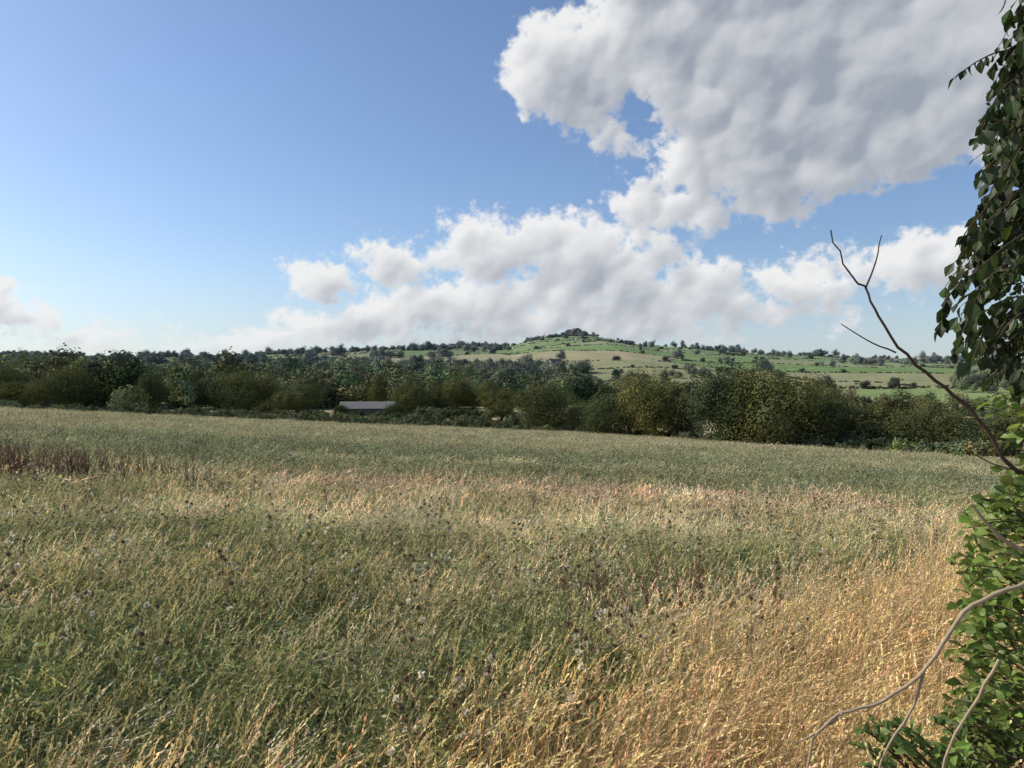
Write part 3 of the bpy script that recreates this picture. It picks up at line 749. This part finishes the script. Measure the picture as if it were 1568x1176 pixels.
jx=np.clip(np.arange(IW)[None]+wxp,0,IW-1).astype(int); jy=np.clip(np.arange(IH)[:,None]+wyp,0,IH-1).astype(int)
H1=np.maximum(Hh,0)[jy,jx]; E1=E[jy,jx]
fine=pf(az*85,el*95,311,5,.62); med=pf(az*30,el*36,312,6,.6); low=pf(az*9,el*13,313,5,.55)
Hb=blur(H1,3.0)
Dn=-np.clip(E1,-40,18)/26.0 - np.maximum(E1-18,0)/9.0 + Hb/60.0 + low*1.5 + med*1.5 + fine*.65 - .02
alpha=sstep(-.20,.95,Dn)
alpha=alpha**1.05
alpha*=sstep(-.01,.02,el)
Hs=Hb+fine*5+med*10
gy,gx=np.gradient(blur(Hs,2.4)); g2y,g2x=np.gradient(blur(Hs,8))
nL=lambda gx_,gy_: (gx_*.60-gy_*.75)/np.sqrt(gx_*gx_+gy_*gy_+1)
d1=nL(gx,gy); d2=nL(g2x*2,g2y*2)
tk=np.clip(blur(Dn,6),0,3.0)
acc=np.zeros_like(tk)
for k in range(1,17): acc+=np.roll(np.roll(tk,-int(k*5.0),0),int(k*3.5),1)
lit=np.exp(-.060*acc)
thick=sstep(.5,2.9,tk)
light=.36+.68*lit-.16*thick+.12*d1+.22*d2+low*.26
light=light+.10*(1-sstep(.1,.9,Dn))
light=np.clip(light,0.03,1)
img=bpy.data.images.new('cloud_field',IW,IH,alpha=False,float_buffer=True); img.colorspace_settings.name='Non-Color'
pxl=np.ones((IH,IW,4),np.float32); pxl[...,0]=light; pxl[...,1]=alpha; pxl[...,2]=0
pxl[:, :3,1]=0; pxl[:,-3:,1]=0; pxl[-3:,:,1]=0
img.pixels.foreach_set(pxl.ravel()); img.update(); img.pack()

w=bpy.data.worlds.new('World'); scene.world=w; w.use_nodes=True; nt=w.node_tree; nt.nodes.clear()
sky=N(nt,'ShaderNodeTexSky',sky_type='NISHITA'); sky.sun_disc=False
sky.sun_elevation=radians(SUN_EL); sky.sun_rotation=radians(SUN_AZ); sky.air_density=1.0; sky.dust_density=.8; sky.ozone_density=2.0
tc=N(nt,'ShaderNodeTexCoord'); sp=N(nt,'ShaderNodeSeparateXYZ'); nt.links.new(tc.outputs['Generated'],sp.inputs[0])
azn=math_(nt,'ARCTAN2',sp.outputs[0],sp.outputs[1]); eln=math_(nt,'ARCSINE',sp.outputs[2])
cb=N(nt,'ShaderNodeCombineXYZ')
nt.links.new(math_(nt,'MULTIPLY_ADD',azn,1/(AZ1-AZ0),-AZ0/(AZ1-AZ0)),cb.inputs[0])
nt.links.new(math_(nt,'MULTIPLY_ADD',eln,1/(EL1-EL0),-EL0/(EL1-EL0)),cb.inputs[1])
ti=N(nt,'ShaderNodeTexImage',interpolation='Linear',extension='CLIP'); ti.image=img; nt.links.new(cb.outputs[0],ti.inputs[0])
sc_=N(nt,'ShaderNodeSeparateColor'); nt.links.new(ti.outputs[0],sc_.inputs[0])
ccol=mixc(nt,sc_.outputs[0],(.33,.37,.44,1),(.92,.92,.92,1))
skyc=mixc(nt,1,sky.outputs[0],(.98,1.04,1.16,1),'MULTIPLY')
hz_=ramp(nt,eln,-.02,.18,.55,0)
skyc=mixc(nt,hz_,skyc,(5.0,5.7,6.4,1))
bg1=N(nt,'ShaderNodeBackground'); nt.links.new(skyc,bg1.inputs[0]); bg1.inputs[1].default_value=.122
bg2=N(nt,'ShaderNodeBackground'); nt.links.new(ccol,bg2.inputs[0]); bg2.inputs[1].default_value=.95
hm=ramp(nt,eln,.0,.10,.62,1.0)
mx=N(nt,'ShaderNodeMixShader'); nt.links.new(math_(nt,'MULTIPLY',sc_.outputs[1],math_(nt,'MULTIPLY',hm,.97)),mx.inputs[0]); nt.links.new(bg1.outputs[0],mx.inputs[1]); nt.links.new(bg2.outputs[0],mx.inputs[2])
wo=N(nt,'ShaderNodeOutputWorld'); nt.links.new(mx.outputs[0],wo.inputs[0])

# ------------------------------------------------------------------ sun
sl=bpy.data.lights.new('sun','SUN'); sl.energy=4.9; sl.angle=radians(.5); sl.color=(1,.92,.79)
so=bpy.data.objects.new('sun',sl); scene.collection.objects.link(so)
a=radians(SUN_AZ); e=radians(SUN_EL); d=Vector((sin(a)*cos(e),cos(a)*cos(e),sin(e)))
so.rotation_euler=(d).to_track_quat('Z','Y').to_euler(); so.location=(-50,0,60)

cam=bpy.data.cameras.new('camera'); co=bpy.data.objects.new('camera',cam); scene.collection.objects.link(co)
co.location=(0,0,0); co.rotation_euler=(radians(90),0,0); cam.sensor_width=36; cam.lens=F/1568*36; cam.clip_start=.05; cam.clip_end=20000
scene.camera=co
scene.view_settings.view_transform='Standard'; scene.view_settings.look='None'; scene.view_settings.exposure=0
